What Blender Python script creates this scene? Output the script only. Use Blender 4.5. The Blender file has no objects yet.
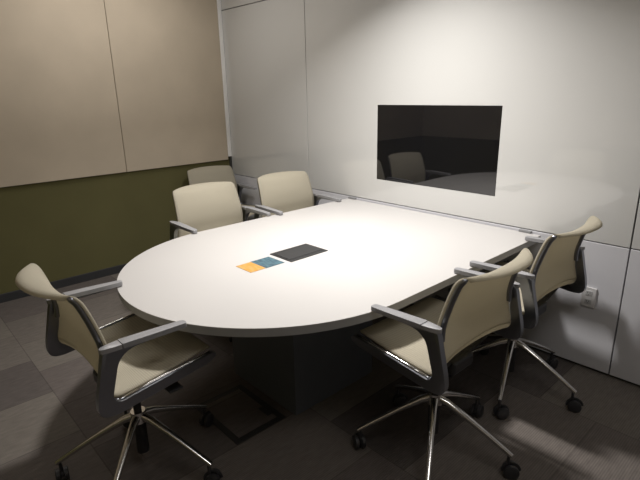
import bpy, bmesh, math, random
from mathutils import Vector, Matrix
random.seed(4)
S = bpy.context.scene
COL = S.collection

# ------------------------------------------------------------------ camera
cd = bpy.data.cameras.new('camera')
co = bpy.data.objects.new('camera', cd); COL.objects.link(co)
CX, CY, CZ, YAW, PITCH, ROLL, FPX = 1.6301, -2.7829, 1.5561, -0.8283, -0.2946, -0.0208, 490.04
fw = Vector((math.sin(YAW)*math.cos(PITCH), math.cos(YAW)*math.cos(PITCH), math.sin(PITCH)))
rt = fw.cross(Vector((0, 0, 1))).normalized(); up = rt.cross(fw)
r2 = rt*math.cos(ROLL) + up*math.sin(ROLL); u2 = -rt*math.sin(ROLL) + up*math.cos(ROLL)
co.matrix_world = Matrix(((r2.x, u2.x, -fw.x, CX), (r2.y, u2.y, -fw.y, CY), (r2.z, u2.z, -fw.z, CZ), (0, 0, 0, 1)))
cd.sensor_fit = 'HORIZONTAL'; cd.sensor_width = 36; cd.lens = FPX/640*36; cd.clip_start = .02
S.camera = co
S.view_settings.view_transform = 'Standard'; S.view_settings.look = 'None'
S.view_settings.gamma = 1; S.view_settings.use_curve_mapping = False
S.view_settings.exposure = 0.0

# ------------------------------------------------------------------ light
w = bpy.data.worlds.new('world'); S.world = w; w.use_nodes = True
w.node_tree.nodes['Background'].inputs[0].default_value = (.9, .93, 1, 1)
w.node_tree.nodes['Background'].inputs[1].default_value = .02
def lamp(name, loc, power, size, color=(1, .965, .93), spread=180):
    l = bpy.data.lights.new(name, 'AREA'); l.shape = 'DISK'; l.size = size; l.energy = power; l.color = color
    l.spread = math.radians(spread)
    o = bpy.data.objects.new(name, l); o.location = loc; COL.objects.link(o)
    return o
CEIL = 2.72
LAMPS = [((-.22, -.92), 44)]
FILL_PANELS = [((-1.95, -1.25), 15), ((1.65, -1.9), 12)]  # soft ceiling fills added out of view to even the light on the walls
for (lx, ly), pw in LAMPS:
    lamp('downlight_lamp', (lx, ly, CEIL-.03), pw, .19, spread=122)
for (lx, ly), pw in FILL_PANELS:
    l_ = lamp('added_fill_lamp', (lx, ly, CEIL-.016), pw, .58); l_.data.shape = 'RECTANGLE'; l_.data.size_y = 1.18

# ------------------------------------------------------------------ materials
def nodes(name):
    m = bpy.data.materials.new(name); m.use_nodes = True
    m.node_tree.nodes['Principled BSDF'].inputs['Coat IOR'].default_value = 1.75
    return m, m.node_tree.nodes, m.node_tree.links, m.node_tree.nodes['Principled BSDF']
def mat(name, col, rough=.5, metal=0, coat=0, coat_rough=.03, ior=1.5, var=0, vscale=8, bump=0, bscale=400, stretch=(1, 1, 1), spec=.5):
    m, N, L, b = nodes(name)
    b.inputs['Base Color'].default_value = (*col, 1); b.inputs['Roughness'].default_value = rough
    b.inputs['Metallic'].default_value = metal; b.inputs['Coat Weight'].default_value = coat
    b.inputs['Coat Roughness'].default_value = coat_rough; b.inputs['IOR'].default_value = ior
    b.inputs['Specular IOR Level'].default_value = spec
    tc = N.new('ShaderNodeTexCoord'); mp = N.new('ShaderNodeMapping'); mp.inputs['Scale'].default_value = stretch
    L.new(tc.outputs['Object'], mp.inputs[0])
    if var:
        n = N.new('ShaderNodeTexNoise'); n.inputs['Scale'].default_value = vscale; n.inputs['Detail'].default_value = 5
        L.new(mp.outputs[0], n.inputs['Vector'])
        r = N.new('ShaderNodeMapRange'); r.inputs[3].default_value = 1-var; r.inputs[4].default_value = 1+var
        r.inputs[1].default_value = .25; r.inputs[2].default_value = .75
        L.new(n.outputs[0], r.inputs[0])
        mx = N.new('ShaderNodeMix'); mx.data_type = 'RGBA'; mx.blend_type = 'MULTIPLY'; mx.inputs[0].default_value = 1
        mx.inputs[6].default_value = (*col, 1); L.new(r.outputs[0], mx.inputs[7]); L.new(mx.outputs[2], b.inputs['Base Color'])
    if bump:
        n2 = N.new('ShaderNodeTexNoise'); n2.inputs['Scale'].default_value = bscale; n2.inputs['Detail'].default_value = 2
        L.new(mp.outputs[0], n2.inputs['Vector'])
        bp = N.new('ShaderNodeBump'); bp.inputs['Strength'].default_value = bump; bp.inputs['Distance'].default_value = .002
        L.new(n2.outputs[0], bp.inputs['Height']); L.new(bp.outputs[0], b.inputs['Normal'])
    return m
M = {}
M['glass_board'] = mat('back_painted_glass', (.55, .55, .535), .45, coat=1, coat_rough=.012, var=.015, vscale=1.5)
M['laminate_wall'] = mat('grey_wall_laminate', (.58, .58, .61), .42, var=.02, vscale=3)
M['seam'] = mat('dark_gap', (.02, .02, .02), .8)
M['tan'] = mat('tan_acoustic_fabric', (.56, .48, .375), .95, var=.06, vscale=3, bump=.5, bscale=300, spec=.15)
M['olive'] = mat('olive_wall_fabric', (.130, .120, .052), .9, var=.08, vscale=2.5, bump=.3, bscale=350, spec=.2)
M['baseboard'] = mat('charcoal_baseboard', (.035, .035, .038), .6, var=.1)
M['trim_white'] = mat('white_trim_metal', (.92, .91, .89), .4, var=.02)
M['trim_dark'] = mat('dark_trim_metal', (.05, .05, .045), .5, var=.05)
M['paint'] = mat('grey_wall_paint', (.42, .40, .37), .8, var=.03)
M['ceiling'] = mat('white_ceiling_tile', (.5, .49, .47), .9, var=.04, vscale=30)
M['table'] = mat('white_table_laminate', (.47, .457, .445), .38, var=.012, vscale=3, bump=.05, bscale=900)
M['table_edge'] = mat('grey_white_edge_band', (.25, .248, .245), .5, var=.02)
M['pedestal'] = mat('slate_grey_pedestal_laminate', (.10, .11, .125), .5, var=.04)
M['black'] = mat('matte_black_plastic', (.018, .018, .02), .45, var=.1, vscale=30)
M['caster'] = mat('black_caster_rubber', (.03, .03, .033), .4, var=.1, vscale=40)
M['screen'] = mat('black_screen_glass', (.006, .006, .007), .03, ior=1.8, var=.05)
M['chrome'] = mat('polished_aluminium', (.62, .61, .60), .18, metal=1, var=.03, vscale=20)
M['alu'] = mat('satin_aluminium', (.26, .27, .30), .28, metal=1, var=.04, vscale=20)
M['pad'] = mat('light_grey_arm_pad', (.25, .25, .26), .4, var=.03, vscale=30)
M['cap'] = mat('polished_arm_cap', (.36, .36, .375), .35, metal=.4, var=.03)
M['bracket'] = mat('grey_metal_bracket', (.22, .22, .225), .45, metal=.2, var=.03)
M['power'] = mat('charcoal_power_unit', (.018, .018, .019), .5, var=.15, vscale=60)
M['power_slot'] = mat('black_power_slot', (.008, .008, .008), .6, var=.1)
M['plate'] = mat('light_grey_outlet_plate', (.58, .57, .57), .4, var=.02)
M['socket'] = mat('grey_socket_insert', (.45, .45, .45), .4, var=.02)
M['floor_box'] = mat('black_floor_box_metal', (.012, .012, .012), .6, var=.1)
M['lens'] = mat('lamp_lens', (.8, .8, .78), .4, var=.01)

def carpet():
    m, N, L, b = nodes('grey_plank_carpet')
    b.inputs['Roughness'].default_value = .95; b.inputs['Specular IOR Level'].default_value = .15
    tc = N.new('ShaderNodeTexCoord'); sp = N.new('ShaderNodeSeparateXYZ'); L.new(tc.outputs['Object'], sp.inputs[0])
    def mth(op, a, c=None):
        n = N.new('ShaderNodeMath'); n.operation = op
        for i, v in enumerate((a, c)):
            if v is None: continue
            if isinstance(v, (int, float)): n.inputs[i].default_value = v
            else: L.new(v, n.inputs[i])
        return n.outputs[0]
    TW, TL = .452, .914
    yv = mth('DIVIDE', mth('ADD', sp.outputs[1], 2.288+TL*6), TL); row = mth('FLOOR', yv); fy = mth('SUBTRACT', yv, row)
    off = mth('MULTIPLY', row, .61)
    xv = mth('ADD', mth('DIVIDE', mth('ADD', sp.outputs[0], 1.39+TW*30), TW), mth('SUBTRACT', off, .61*6))
    colx = mth('FLOOR', xv); fx = mth('SUBTRACT', xv, colx)
    cb = N.new('ShaderNodeCombineXYZ'); L.new(colx, cb.inputs[0]); L.new(row, cb.inputs[1])
    wn = N.new('ShaderNodeTexWhiteNoise'); wn.noise_dimensions = '3D'; L.new(cb.outputs[0], wn.inputs['Vector'])
    ramp = N.new('ShaderNodeValToRGB'); L.new(wn.outputs['Value'], ramp.inputs[0])
    e = ramp.color_ramp.elements; e[0].position = 0; e[0].color = (.085, .075, .070, 1); e[1].position = 1; e[1].color = (.160, .144, .125, 1)
    x = ramp.color_ramp.elements.new(.45); x.color = (.120, .104, .096, 1)
    # fibre mottling and fine ribs
    ns = N.new('ShaderNodeTexNoise'); ns.inputs['Scale'].default_value = 60; ns.inputs['Detail'].default_value = 6
    mp = N.new('ShaderNodeMapping'); mp.inputs['Scale'].default_value = (1, .25, 1); L.new(tc.outputs['Object'], mp.inputs[0]); L.new(mp.outputs[0], ns.inputs['Vector'])
    rb = mth('SINE', mth('MULTIPLY', sp.outputs[0], 2*math.pi/.0095))
    ribs = mth('ADD', mth('MULTIPLY', rb, .13), 1.0)
    nm = mth('ADD', mth('MULTIPLY', ns.outputs[0], .6), .7)
    sx = mth('LESS_THAN', mth('MINIMUM', fx, mth('SUBTRACT', 1, fx)), .006)
    sy = mth('LESS_THAN', mth('MINIMUM', fy, mth('SUBTRACT', 1, fy)), .003)
    seam = mth('SUBTRACT', 1, mth('MULTIPLY', mth('MAXIMUM', sx, sy), .3))
    k = mth('MULTIPLY', mth('MULTIPLY', ribs, nm), seam)
    mx = N.new('ShaderNodeMix'); mx.data_type = 'RGBA'; mx.blend_type = 'MULTIPLY'; mx.inputs[0].default_value = 1
    L.new(ramp.outputs[0], mx.inputs[6]); L.new(k, mx.inputs[7]); L.new(mx.outputs[2], b.inputs['Base Color'])
    bp = N.new('ShaderNodeBump'); bp.inputs['Strength'].default_value = .5; bp.inputs['Distance'].default_value = .003
    L.new(mth('ADD', ns.outputs[0], mth('MULTIPLY', rb, .2)), bp.inputs['Height']); L.new(bp.outputs[0], b.inputs['Normal'])
    return m
M['carpet'] = carpet()

def knit(name, col):
    """beige knitted mesh: fine horizontal ribs, slightly see-through"""
    m, N, L, b = nodes(name)
    b.inputs['Roughness'].default_value = .85; b.inputs['Specular IOR Level'].default_value = .2
    tc = N.new('ShaderNodeTexCoord')
    uv = N.new('ShaderNodeUVMap'); sp = N.new('ShaderNodeSeparateXYZ'); L.new(uv.outputs[0], sp.inputs[0])
    def wave(sock, n_):
        a = N.new('ShaderNodeMath'); a.operation = 'MULTIPLY'; L.new(sock, a.inputs[0]); a.inputs[1].default_value = n_*2*math.pi
        s = N.new('ShaderNodeMath'); s.operation = 'SINE'; L.new(a.outputs[0], s.inputs[0]); return s.outputs[0]
    r1 = wave(sp.outputs[1], 210); r2_ = wave(sp.outputs[0], 90)
    ad = N.new('ShaderNodeMath'); ad.operation = 'ADD'; L.new(r1, ad.inputs[0])
    h = N.new('ShaderNodeMath'); h.operation = 'MULTIPLY'; L.new(r2_, h.inputs[0]); h.inputs[1].default_value = .6; L.new(h.outputs[0], ad.inputs[1])
    mr = N.new('ShaderNodeMapRange'); mr.inputs[1].default_value = -1.6; mr.inputs[2].default_value = 1.6; mr.inputs[3].default_value = .86; mr.inputs[4].default_value = 1.08
    L.new(ad.outputs[0], mr.inputs[0])
    mx = N.new('ShaderNodeMix'); mx.data_type = 'RGBA'; mx.blend_type = 'MULTIPLY'; mx.inputs[0].default_value = 1
    mx.inputs[6].default_value = (*col, 1); L.new(mr.outputs[0], mx.inputs[7]); L.new(mx.outputs[2], b.inputs['Base Color'])
    bp = N.new('ShaderNodeBump'); bp.inputs['Strength'].default_value = .4; bp.inputs['Distance'].default_value = .001
    L.new(ad.outputs[0], bp.inputs['Height']); L.new(bp.outputs[0], b.inputs['Normal'])
    tr = N.new('ShaderNodeBsdfTranslucent'); L.new(mx.outputs[2], tr.inputs['Color'])
    ms = N.new('ShaderNodeMixShader'); ms.inputs[0].default_value = .42
    L.new(b.outputs[0], ms.inputs[1]); L.new(tr.outputs[0], ms.inputs[2]); L.new(ms.outputs[0], N['Material Output'].inputs['Surface'])
    return m
M['knit'] = knit('beige_knit_mesh', (.60, .555, .445))

def print_mat(name, base, ink, scale):
    """printed card: base colour with small blocks of illegible print"""
    m, N, L, b = nodes(name)
    b.inputs['Roughness'].default_value = .5
    tc = N.new('ShaderNodeTexCoord'); n = N.new('ShaderNodeTexNoise'); n.inputs['Scale'].default_value = scale
    mp = N.new('ShaderNodeMapping'); mp.inputs['Scale'].default_value = (.35, 1, 1); L.new(tc.outputs['Object'], mp.inputs[0]); L.new(mp.outputs[0], n.inputs['Vector'])
    r = N.new('ShaderNodeValToRGB'); L.new(n.outputs[0], r.inputs[0]); e = r.color_ramp.elements
    e[0].position = .42; e[0].color = (*base, 1); e[1].position = .62; e[1].color = (*ink, 1)
    L.new(r.outputs[0], b.inputs['Base Color'])
    return m
M['card_blue'] = print_mat('teal_blue_card_print', (.06, .13, .16), (.03, .065, .09), 90)
M['card_orange'] = print_mat('orange_card_print', (.50, .235, .04), (.45, .28, .09), 60)

# ------------------------------------------------------------------ helpers
def link(name, bm, m, parent=None, loc=None, smooth=False, angle=None):
    me = bpy.data.meshes.new(name)
    bmesh.ops.recalc_face_normals(bm, faces=bm.faces[:]); bm.to_mesh(me); bm.free()
    for mm in (m if isinstance(m, (list, tuple)) else [m]): me.materials.append(mm)
    if smooth:
        for p in me.polygons: p.use_smooth = True
        if angle is not None:
            try: me.set_sharp_from_angle(angle=math.radians(angle))
            except Exception: pass
    o = bpy.data.objects.new(name, me); COL.objects.link(o)
    if parent is not None: o.parent = parent
    if loc is not None: o.location = loc
    return o
def box(bm, x0, x1, y0, y1, z0, z1, bev=0, seg=2):
    r = bmesh.ops.create_cube(bm, size=1)
    vs = r['verts']
    for v in vs:
        v.co = Vector((x0+(v.co.x+.5)*(x1-x0), y0+(v.co.y+.5)*(y1-y0), z0+(v.co.z+.5)*(z1-z0)))
    if bev:
        es = list({e for v in vs for e in v.link_edges})
        bmesh.ops.bevel(bm, geom=es, offset=bev, segments=seg, affect='EDGES', profile=.5)
    return bm
def mkbox(*a, **k): return box(bmesh.new(), *a, **k)
def round_poly(pts, n=5):
    """pts: (x, y, r) -> list of points with rounded corners"""
    out = []; k = len(pts)
    for i in range(k):
        p = Vector(pts[i][:2]); a = Vector(pts[i-1][:2]); c = Vector(pts[(i+1) % k][:2]); r = pts[i][2]
        if r <= 0: out.append(p); continue
        da = a-p; dc = c-p; la = min(r, da.length*.48); lc = min(r, dc.length*.48)
        s = p+da.normalized()*la; e = p+dc.normalized()*lc
        for j in range(n+1):
            t = j/n; out.append(s*(1-t)**2 + p*2*t*(1-t) + e*t*t)
    return out
def extrude(bm, pts, to3, depth, bev=0):
    """polygon pts (2D) placed by to3(p, d) for d in 0..depth"""
    va = [bm.verts.new(to3(p, 0)) for p in pts]; vb = [bm.verts.new(to3(p, depth)) for p in pts]
    fa = bm.faces.new(va); fb = bm.faces.new(vb[::-1]); n = len(pts)
    for i in range(n): bm.faces.new((va[i], va[(i+1) % n], vb[(i+1) % n], vb[i]))
    if bev:
        es = list(fa.edges)+list(fb.edges)
        bmesh.ops.bevel(bm, geom=es, offset=bev, segments=3, affect='EDGES', profile=.5, clamp_overlap=True)
    return bm
def cyl(bm, x, y, z0, z1, r, r1=None, n=24, axis='Z'):
    d = z1-z0
    res = bmesh.ops.create_cone(bm, cap_ends=True, segments=n, radius1=r, radius2=r if r1 is None else r1, depth=d)
    mtx = Matrix.Translation((0, 0, d/2+z0))
    if axis == 'Z': mtx = Matrix.Translation((x, y, 0)) @ mtx
    for v in res['verts']: v.co = mtx @ v.co
    return res['verts']
def tube(bm, path, rx, ry=None, n=10, upv=Vector((0, 0, 1)), cap=True, sq=1.0):
    """sweep a (super)elliptic section along path; rx, ry numbers or lists"""
    path = [Vector(p) for p in path]; K = len(path); rings = []
    for i, p in enumerate(path):
        t = (path[min(i+1, K-1)]-path[max(i-1, 0)]).normalized()
        s = t.cross(upv)
        if s.length < 1e-4: s = t.cross(Vector((1, 0, 0)))
        s.normalize(); u = s.cross(t).normalized()
        a = rx[i] if isinstance(rx, (list, tuple)) else rx
        b_ = a if ry is None else (ry[i] if isinstance(ry, (list, tuple)) else ry)
        ring = []
        for j in range(n):
            an = 2*math.pi*(j+.5)/n; c, q = math.cos(an), math.sin(an)
            c = math.copysign(abs(c)**sq, c); q = math.copysign(abs(q)**sq, q)
            ring.append(bm.verts.new(p+s*a*c+u*b_*q))
        rings.append(ring)
    for i in range(K-1):
        for j in range(n): bm.faces.new((rings[i][j], rings[i][(j+1) % n], rings[i+1][(j+1) % n], rings[i+1][j]))
    if cap: bm.faces.new(rings[0][::-1]); bm.faces.new(rings[-1])
    return bm
def cr(pts, n):
    """Catmull-Rom samples of a list of tuples, n per span"""
    P = [Vector(p) for p in pts]; out = []
    for i in range(len(P)-1):
        p0 = P[max(i-1, 0)]; p1 = P[i]; p2 = P[i+1]; p3 = P[min(i+2, len(P)-1)]
        for j in range(n):
            t = j/n
            out.append(.5*((2*p1)+(p2-p0)*t+(2*p0-5*p1+4*p2-p3)*t*t+(3*p1-p0-3*p2+p3)*t**3))
    out.append(P[-1]); return out
def tag(o, label, cat, group=None, kind=None):
    if label: o['label'] = label
    if cat: o['category'] = cat
    if group: o['group'] = group
    if kind: o['kind'] = kind
    return o
def empty(name, loc=(0, 0, 0), rz=0):
    o = bpy.data.objects.new(name, None); COL.objects.link(o); o.location = loc; o.rotation_euler = (0, 0, rz)
    o.empty_display_size = .1; return o
def struct(name, bm, m, label=None):
    o = link(name, bm, m); o['kind'] = 'structure'
    if label: o['label'] = label
    return o

# ------------------------------------------------------------------ room shell
XL, XR, YF = -2.74, 2.6, -3.3
ZJ, ZT = .752, 2.307           # seam heights on the glass wall
XS0, XS1 = -1.527, .9495
TVX0, TVX1, TVZ0, TVZ1 = -.7597, .1886, .9203, 1.4537
struct('floor', mkbox(XL-.1, XR+.1, YF-.1, .15, -.1, 0), M['carpet'], 'dark grey plank carpet with fine ribs')
struct('ceiling', mkbox(XL-.1, XR+.1, YF-.1, .15, CEIL, CEIL+.1), M['ceiling'], 'plain white ceiling')
# glass wall: dark core, panels in front of it with open joints
struct('wall_front', mkbox(XL-.1, XR+.1, .03, .15, 0, CEIL), M['seam'], 'dark core behind the glass and laminate panels')
g = .0034
def panel(bm, x0, x1, z0, z1, gx0=g, gx1=g, gz0=g, gz1=g):
    box(bm, x0+gx0, x1-gx1, 0, .026, z0+gz0, z1-gz1, bev=.0012, seg=1)
# main board with the opening for the screen
bm = bmesh.new()
x0, x1, z0, z1 = XS0+g, XS1-.004, ZJ+g, ZT-g
hx0, hx1, hz0, hz1 = TVX0-.0015, TVX1+.0015, TVZ0-.0015, TVZ1+.0015
def grid_panel(bm, xs, zs, hole):
    V = {}
    for y in (0, .026):
        for i, x in enumerate(xs):
            for j, z in enumerate(zs): V[i, j, y] = bm.verts.new((x, y, z))
    for i in range(3):
        for j in range(3):
            if (i, j) == hole: continue
            for y in (0, .026): bm.faces.new([V[i, j, y], V[i+1, j, y], V[i+1, j+1, y], V[i, j+1, y]])
    def q(a, b_): bm.faces.new([V[a[0], a[1], 0], V[b_[0], b_[1], 0], V[b_[0], b_[1], .026], V[a[0], a[1], .026]])
    for i in range(3): q((i, 0), (i+1, 0)); q((i, 3), (i+1, 3)); q((0, i), (0, i+1)); q((3, i), (3, i+1))
    q((1, 1), (2, 1)); q((1, 2), (2, 2)); q((1, 1), (1, 2)); q((2, 1), (2, 2))
grid_panel(bm, (x0, hx0, hx1, x1), (z0, hz0, hz1, z1), (1, 1))
struct('wall_front', bm, M['glass_board'], 'large glossy white glass board around the screen')
for (a, b_, c, d, mm, lab) in [
        (XL, XS0, ZJ, ZT, 'glass_board', 'glossy grey white glass panel left of the main board'),
        (XL, XS0, ZT, CEIL, 'glass_board', 'upper left glass panel'), (XS0, XS1, ZT, CEIL, 'glass_board', 'upper middle glass panel'),
        (XS1, XR, ZT, CEIL, 'glass_board', 'upper right glass panel'),
        (XL, XS0, .014, ZJ, 'laminate_wall', 'lower left grey laminate panel'), (XS0, XS1, .014, ZJ, 'laminate_wall', 'lower grey laminate panel with the outlet'),
        (XS1, XR, .014, ZJ, 'laminate_wall', 'lower right grey laminate panel')]:
    bm = bmesh.new(); panel(bm, a, b_, c, d); struct('wall_front', bm, M[mm], lab)
bm = bmesh.new(); panel(bm, XS1, XR, ZJ, ZT, gx0=.004); struct('wall_front', bm, M['glass_board'], 'glossy glass panel right of the main board')
# left wall: olive lower wall and tan acoustic panels above it
struct('wall_left', mkbox(XL-.12, XL-.0, YF, 0.0, 0, CEIL), M['olive'], 'olive green fabric wall')
ZP = .905
for a, b_ in ((-.042, -1.093), (-1.098, YF+.002)):
    struct('wall_left', mkbox(XL+.0005, XL+.018, b_, a, ZP, CEIL-.002, bev=.002), M['tan'], 'tan fabric acoustic panel above the olive wall')
struct('baseboard_left', mkbox(XL, XL+.012, YF, -.002, 0, .07, bev=.003), M['baseboard'])
struct('trim_1', mkbox(XL+.0005, XL+.024, -.040, -.001, ZP+.03, CEIL-.002, bev=.002), M['trim_white'], 'white vertical corner trim')
struct('trim_2', mkbox(XL+.0005, XL+.020, -.022, -.001, .07, ZP+.029, bev=.002), M['trim_dark'], 'dark vertical corner trim')
# walls behind the camera
struct('wall_back', mkbox(XL-.12, XR+.12, YF-.12, YF, 0, CEIL), M['olive'])
struct('wall_back', mkbox(XL+.02, XR, YF+.0005, YF+.018, ZP, CEIL-.002, bev=.002), M['tan'])
struct('wall_right', mkbox(XR, XR+.12, YF, .0, 0, CEIL), M['paint'])

# ceiling downlights (where the lamps hang)
for (lx, ly), pw in LAMPS:
    r = empty('ceiling_downlight', (lx, ly, CEIL))
    tag(r, 'round recessed ceiling downlight above the table', 'ceiling light')
    bm = bmesh.new()
    for k in range(32):
        a0, a1 = 2*math.pi*k/32, 2*math.pi*(k+1)/32
        P = lambda a, rr, z: Vector((rr*math.cos(a), rr*math.sin(a), z))
        prof = [(.078, -.001), (.078, -.028), (.098, -.006), (.098, -.001)]
        for (ra, za), (rb, zb) in zip(prof, prof[1:]+prof[:1]):
            bm.faces.new([bm.verts.new(P(a0, ra, za)), bm.verts.new(P(a1, ra, za)), bm.verts.new(P(a1, rb, zb)), bm.verts.new(P(a0, rb, zb))])
    bmesh.ops.remove_doubles(bm, verts=bm.verts[:], dist=1e-5)
    link('trim_ring', bm, M['trim_white'], r)
    bm = bmesh.new(); cyl(bm, 0, 0, -.012, -.002, .076, n=32); link('lens', bm, M['lens'], r)

for ((lx, ly), pw), lb in zip(FILL_PANELS, ('added fill light panel on the ceiling towards the olive wall', 'added fill light panel over the open floor on the right')):
    r = empty('added_fill_panel', (lx, ly, CEIL)); tag(r, lb, 'ceiling light', 'added fill light panels')  # unseen panel body added to house each fill lamp
    bm = bmesh.new()
    for a in ((-.31, .31, -.61, -.59), (-.31, .31, .59, .61), (-.31, -.29, -.59, .59), (.29, .31, -.59, .59)): box(bm, *a, -.02, -.001)
    link('frame', bm, M['trim_white'], r); link('diffuser', mkbox(-.289, .289, -.589, .589, -.01, -.002), M['lens'], r)

# ------------------------------------------------------------------ television
tv = empty('television', (0, 0, TVZ0)); tag(tv, 'black flat wall screen set flush into the white glass board', 'television')
link('housing', mkbox(TVX0, TVX1, .004, .024, 0, TVZ1-TVZ0), M['black'], tv)
link('screen', mkbox(TVX0, TVX1, 0.0, .0038, 0, TVZ1-TVZ0), M['screen'], tv)

# ------------------------------------------------------------------ table
TX0, TX1, TY, YC, RY, TH = -1.041, .4983, -.012, -1.31, .797, .735
mxx, rx = (TX0+TX1)/2, (TX1-TX0)/2
tb = empty('conference_table', (mxx, -1.2, 0))
tag(tb, 'large white conference table with one rounded end, butted against the glass wall', 'table')
def toutline(ins=0, n=72):
    pts = [(TX1-ins, TY-ins*0), (TX0+ins, TY)]
    for k in range(n+1):
        a = math.pi + math.pi*k/n
        pts.append((mxx+(rx-ins)*math.cos(a), YC+(RY-ins)*math.sin(a)))
    return pts
off = Vector((mxx, -1.2, 0))
def lay(z): return lambda p, d: Vector((p[0], p[1], z+d))-off
bm = bmesh.new(); extrude(bm, toutline(), lay(TH-.003), .003, bev=.0012); link('tabletop', bm, M['table'], tb)
bm = bmesh.new(); extrude(bm, toutline(.0008), lay(TH-.036), .0328); link('edge_band', bm, M['table_edge'], tb)
bm = mkbox(-.56-mxx, -.006-mxx, -1.468+1.2, -.896+1.2, .002, TH-.037, bev=.002); link('pedestal', bm, M['pedestal'], tb)
for bx in (-1.0, .405):
    bm = mkbox(bx-.036-mxx, bx+.036-mxx, -.0118+1.2-.012, -.0015+1.2, TH+.0005, TH+.013, bev=.002)
    o = link('wall_bracket', bm, M['bracket'], tb)

# power unit in the top
pu = empty('power_unit', (-.275, -1.188, TH))
tag(pu, 'black rectangular power and data box set into the white tabletop', 'power unit')
bm = mkbox(-.09, .09, -.128, .128, .0004, .004, bev=.0015); link('frame', bm, M['power'], pu)
for s in (-1,):
    bm = mkbox(-.062, .062, -.118, .118, .0042, .007, bev=.0015); link('lid', bm, M['power'], pu)
for s in (-1, 1):
    bm = mkbox(.0665*s-.006, .0665*s+.006, -.116, .116, .0042, .0050, bev=.0002, seg=1); link('cable_slot', bm, M['power_slot'], pu)
card = empty('printed_card', (-.272, -1.447, TH)); tag(card, 'small printed card, half orange and half blue, beside the black power box', 'card')
link('orange_half', mkbox(-.064, .064, -.1, -.012, .0004, .0016), M['card_orange'], card)['label'] = 'orange half'
link('blue_half', mkbox(-.066, .066, -.012, .104, .0004, .0016), M['card_blue'], card)['label'] = 'dark blue half'

# outlet on the lower wall
ot = empty('wall_outlet', (.7925, 0, .4375)); tag(ot, 'light grey double power outlet on the lower wall behind the far right chair', 'outlet')
link('cover_plate', mkbox(-.0365, .0365, -.010, -.0008, -.0575, .0575, bev=.0025), M['plate'], ot)
for s in (-1, 1):
    so = link('socket', mkbox(-.017, .017, -.012, -.0102, s*.025-.014, s*.025+.014, bev=.0008, seg=1), M['socket'], ot)
    bm = bmesh.new()
    for dx in (-.006, .006): box(bm, dx-.0012, dx+.0012, -.0124, -.0121, s*.025-.002, s*.025+.007)
    box(bm, -.002, .002, -.0124, -.0121, s*.025-.010, s*.025-.006)
    link('socket_slots', bm, M['seam'], so)

# floor box
fb = empty('floor_box', (-.235, -1.655, 0)); tag(fb, 'square black floor box cover in the carpet below the round table end', 'floor box')
bm = bmesh.new()
X, Y, T = .2, .145, .032
for a in ((-X, X, -Y, -Y+T), (-X, X, Y-T, Y), (-X, -X+T, -Y+T, Y-T), (X-T, X, -Y+T, Y-T)): box(bm, *a, .0005, .005, bev=.0015, seg=1)
link('frame', bm, M['floor_box'], fb)
link('lid', mkbox(-X+T+.001, X-T-.001, -Y+T+.001, Y-T-.001, .0005, .004), M['carpet'], fb)
link('cable_flap', mkbox(.05, .13, Y-T-.03, Y-T-.002, .0042, .0058, bev=.0006, seg=1), M['floor_box'], fb)

# ------------------------------------------------------------------ chair
EDGE = [(.262, .560), (.248, .583), (.20, .590), (.05, .572), (-.08, .560), (-.135, .560), (-.160, .590), (-.146, .665), (-.141, .745), (-.160, .83), (-.184, .905), (-.200, .933), (-.214, .942), (-.225, .938), (-.2275, .932)]
CENT = [(.285, .530), (.272, .560), (.215, .572), (.05, .555), (-.065, .552), (-.115, .570), (-.146, .615), (-.152, .675), (-.152, .745), (-.172, .83), (-.210, .905), (-.246, .936), (-.280, .949), (-.299, .9475), (-.306, .938)]
HALF = [.20, .235, .252, .262, .267, .267, .265, .260, .255, .249, .243, .237, .228, .218, .214]
NS = 5
def shell_grid():
    E_ = cr([(a, b_, 0) for a, b_ in EDGE], NS); C_ = cr([(a, b_, 0) for a, b_ in CENT], NS); H_ = cr([(h, 0, 0) for h in HALF], NS)
    nu = 24; rows = []
    for e, c, h in zip(E_, C_, H_):
        row = []
        for i in range(nu+1):
            u = -1+2*i/nu; k = 1-abs(u)**2.4
            row.append(Vector((e.x+(c.x-e.x)*k, h.x*u, e.y+(c.y-e.y)*k)))
        rows.append(row)
    return rows
def shell(r0, r1, rows):
    bm = bmesh.new(); uvl = bm.loops.layers.uv.new('UVMap'); V = []
    for i in range(r0, r1+1): V.append([bm.verts.new(p) for p in rows[i]])
    nr = len(rows)-1; nu = len(rows[0])-1
    for i in range(len(V)-1):
        for j in range(nu):
            f = bm.faces.new((V[i][j], V[i][j+1], V[i+1][j+1], V[i+1][j])); f.smooth = True
            for l, (a, b_) in zip(f.loops, ((i, j), (i, j+1), (i+1, j+1), (i+1, j))): l[uvl].uv = (b_/nu, (a+r0)/nr)
    return bm
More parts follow.
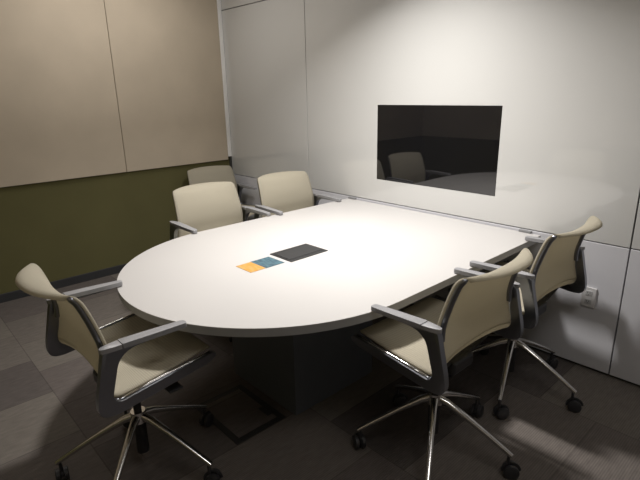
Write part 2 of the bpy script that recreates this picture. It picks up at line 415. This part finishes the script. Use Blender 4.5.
def make_chair():
    root = empty('office_chair')
    rows = shell_grid(); SP = 6*NS
    for nm, a, b_ in (('seat', 0, SP), ('backrest', SP, len(rows)-1)):
        o = link(nm, shell(a, b_, rows), M['knit'], root)
        for p in o.data.polygons: p.use_smooth = True
        md = o.modifiers.new('thickness', 'SOLIDIFY'); md.thickness = .009; md.offset = 0
        if nm == 'backrest':
            md.thickness = .010
    # back side rails following the edge of the back
    for s in (-1, 1):
        pts = [rows[i][0 if s < 0 else -1]+Vector((-.013, -s*.012, 0)) for i in range(8*NS-3, len(rows)-2*NS-1)]
        bm = bmesh.new(); tube(bm, pts, [.011]*(len(pts)-4)+[.010, .008, .006, .003], [.010]*(len(pts)-4)+[.009, .007, .005, .003], n=12, upv=Vector((0, 1, 0)))
        link('back_rail', bm, M['alu'], root, smooth=True, angle=50)
    # side frames
    prof = [(.085, .746, .003), (-.140, .760, .02), (-.168, .752, .02), (-.212, .560, .05), (-.202, .516, .03), (-.150, .508, .03), (.02, .530, .08), (.220, .556, .04),
            (.250, .580, .015), (.234, .592, .010), (.05, .574, .05), (-.140, .550, .010), (-.158, .575, .02), (-.122, .705, .03), (-.078, .737, .04), (.085, .7385, .003)]
    pp = round_poly(prof, 6)
    for s in (-1, 1):
        bm = bmesh.new(); extrude(bm, pp, lambda p, d: Vector((p[0], s*(.272+d), p[1])), .026, bev=.005)
        link('side_frame', bm, M['alu'], root, smooth=True, angle=40)
        # polished inner edge of the seat rail
        bm = bmesh.new(); tube(bm, [(-.130, s*.282, .5530), (-.03, s*.282, .5665), (.05, s*.282, .5755), (.15, s*.282, .5845), (.225, s*.282, .592)], .006, .0035, n=10)
        link('seat_rail', bm, M['chrome'], root, smooth=True)
        # arm pad: slightly tapered plate
        outl = round_poly([(.135, -.016, .012), (.135, .016, .012), (.02, .021, .05), (-.105, .022, .002), (-.105, -.022, .002), (.02, -.021, .05)], 6)
        bm = bmesh.new(); extrude(bm, outl, lambda p, d: Vector((p[0], s*.289+p[1], .7445-p[0]*.036+d)), .0185, bev=.005)
        link('arm_pad', bm, M['pad'], root, smooth=True, angle=40)
        outl = round_poly([(-.1062, -.022, .002), (-.1062, .022, .002), (-.150, .016, .03), (-.176, .006, .01), (-.176, -.010, .01), (-.150, -.018, .03)], 6)
        bm = bmesh.new(); extrude(bm, outl, lambda p, d: Vector((p[0], s*.287+p[1], .748+d)), .016, bev=.004)
        link('arm_cap', bm, M['cap'], root, smooth=True, angle=40)
    # mechanism
    bm = bmesh.new()
    box(bm, -.11, .12, -.075, .075, .448, .508, bev=.012)
    for fx in (-.08, .09): tube(bm, [(fx, -.274, .538 if fx < 0 else .548), (fx, -.12, .50), (fx, .12, .50), (fx, .274, .538 if fx < 0 else .548)], .014, .009, n=10)
    link('seat_mechanism', bm, M['black'], root)
    bm = bmesh.new(); tube(bm, [(.06, -.07, .485), (.07, -.17, .485), (.07, -.235, .492)], .006, n=8); box(bm, .045, .10, -.285, -.225, .488, .497, bev=.003)
    link('height_lever', bm, M['black'], root)
    upper = list(root.children)
    # column and star base
    bm = bmesh.new(); cyl(bm, 0, 0, .28, .449, .016); cyl(bm, 0, 0, .085, .245, .025); link('column', bm, M['black'], root, smooth=True, angle=40)
    bm = bmesh.new(); cyl(bm, 0, 0, .238, .285, .037, .030, n=32); link('hub', bm, M['chrome'], root, smooth=True, angle=40)
    for k in range(5):
        a = 2*math.pi*k/5; d = Vector((math.cos(a), math.sin(a), 0))
        bm = bmesh.new()
        pts = [d*.022+Vector((0, 0, .262)), d*.06+Vector((0, 0, .252)), d*.15+Vector((0, 0, .209)), d*.25+Vector((0, 0, .156)), d*.325+Vector((0, 0, .113)), d*.34+Vector((0, 0, .104))]
        tube(bm, pts, [.018, .016, .0135, .012, .0115, .011], [.017, .0155, .012, .010, .0095, .009], n=12, sq=.75)
        lg = link('leg', bm, M['chrome'], root, smooth=True, angle=50)
        # caster: stem, hood and two wheels trailing in its own direction
        bm = bmesh.new(); tr = random.uniform(0, 2*math.pi) if k else .4
        t = Vector((math.cos(tr), math.sin(tr), 0)); side = Vector((-t.y, t.x, 0)); c0 = d*.328
        vs = cyl(bm, 0, 0, .058, .102, .007, n=12)
        for v in vs: v.co += c0
        wc = c0+t*.014+Vector((0, 0, .0315))
        for s in (-1, 1):
            path = [wc+side*s*x_ for x_ in (.006, .008, .022, .025)]
            tube(bm, path, [.026, .031, .031, .025], n=28)
        path = [wc+side*x_ for x_ in (-.006, .006)]; tube(bm, path, .012, n=12)
        hood = []
        for j in range(9):
            an = math.radians(-15+j*24); hood.append(wc+t*(-.0)+(-t*math.cos(an)+Vector((0, 0, 1))*math.sin(an))*.0345)
        tube(bm, hood, .007, .0022, n=8, upv=side)
        link('caster', bm, M['caster'], lg, smooth=True, angle=40)
    return root, [o.name for o in upper]

proto, UP = make_chair()
def copy_tree(o, parent=None):
    c = o.copy(); COL.objects.link(c)
    if parent is not None: c.parent = parent
    for ch in list(o.children): copy_tree(ch, c)
    return c
GRP = 'beige mesh chairs around the white table'
# x, y, heading, base turn, lowered, label
CH = [(.612, -1.165, math.pi, math.radians(13), 0, 'beige mesh chair at the right table edge, the nearer of the two on that side'),
      (.612, -.452, math.pi, math.radians(1), 0, 'beige mesh chair at the right table corner, in front of the wall outlet'),
      (-.206, -2.181, math.pi/2+.01, math.radians(27), 0, 'beige mesh chair at the rounded table end, by the floor box in the left foreground'),
      (-1.155, -1.105, .03, math.radians(40), 0, 'beige mesh chair at the left table edge, standing before the olive wall'),
      (-1.122, -.447, 0, math.radians(10), 0, 'beige mesh chair at the left table edge, nearest the glass wall'),
      (-2.36, -.36, 0, math.radians(20), -.08, 'lower dim beige chair in the room corner, away from the table')]
for i, (x, y, h, bt, low, lab) in enumerate(CH):
    o = proto if i == 0 else copy_tree(proto)
    o.location = (x, y, 0); o.rotation_euler = (0, 0, h)
    tag(o, lab, 'chair', GRP)
    if i == 5: o['group'] = 'beige mesh chair set aside in the corner'; del o['group']
    for ch in o.children:
        k = ch.name.split('.')[0]
        if k in ('leg', 'hub', 'column'): ch.rotation_euler = (0, 0, bt-h); ch.location = (.02, 0, 0)
        elif low: ch.location = (0, 0, low)
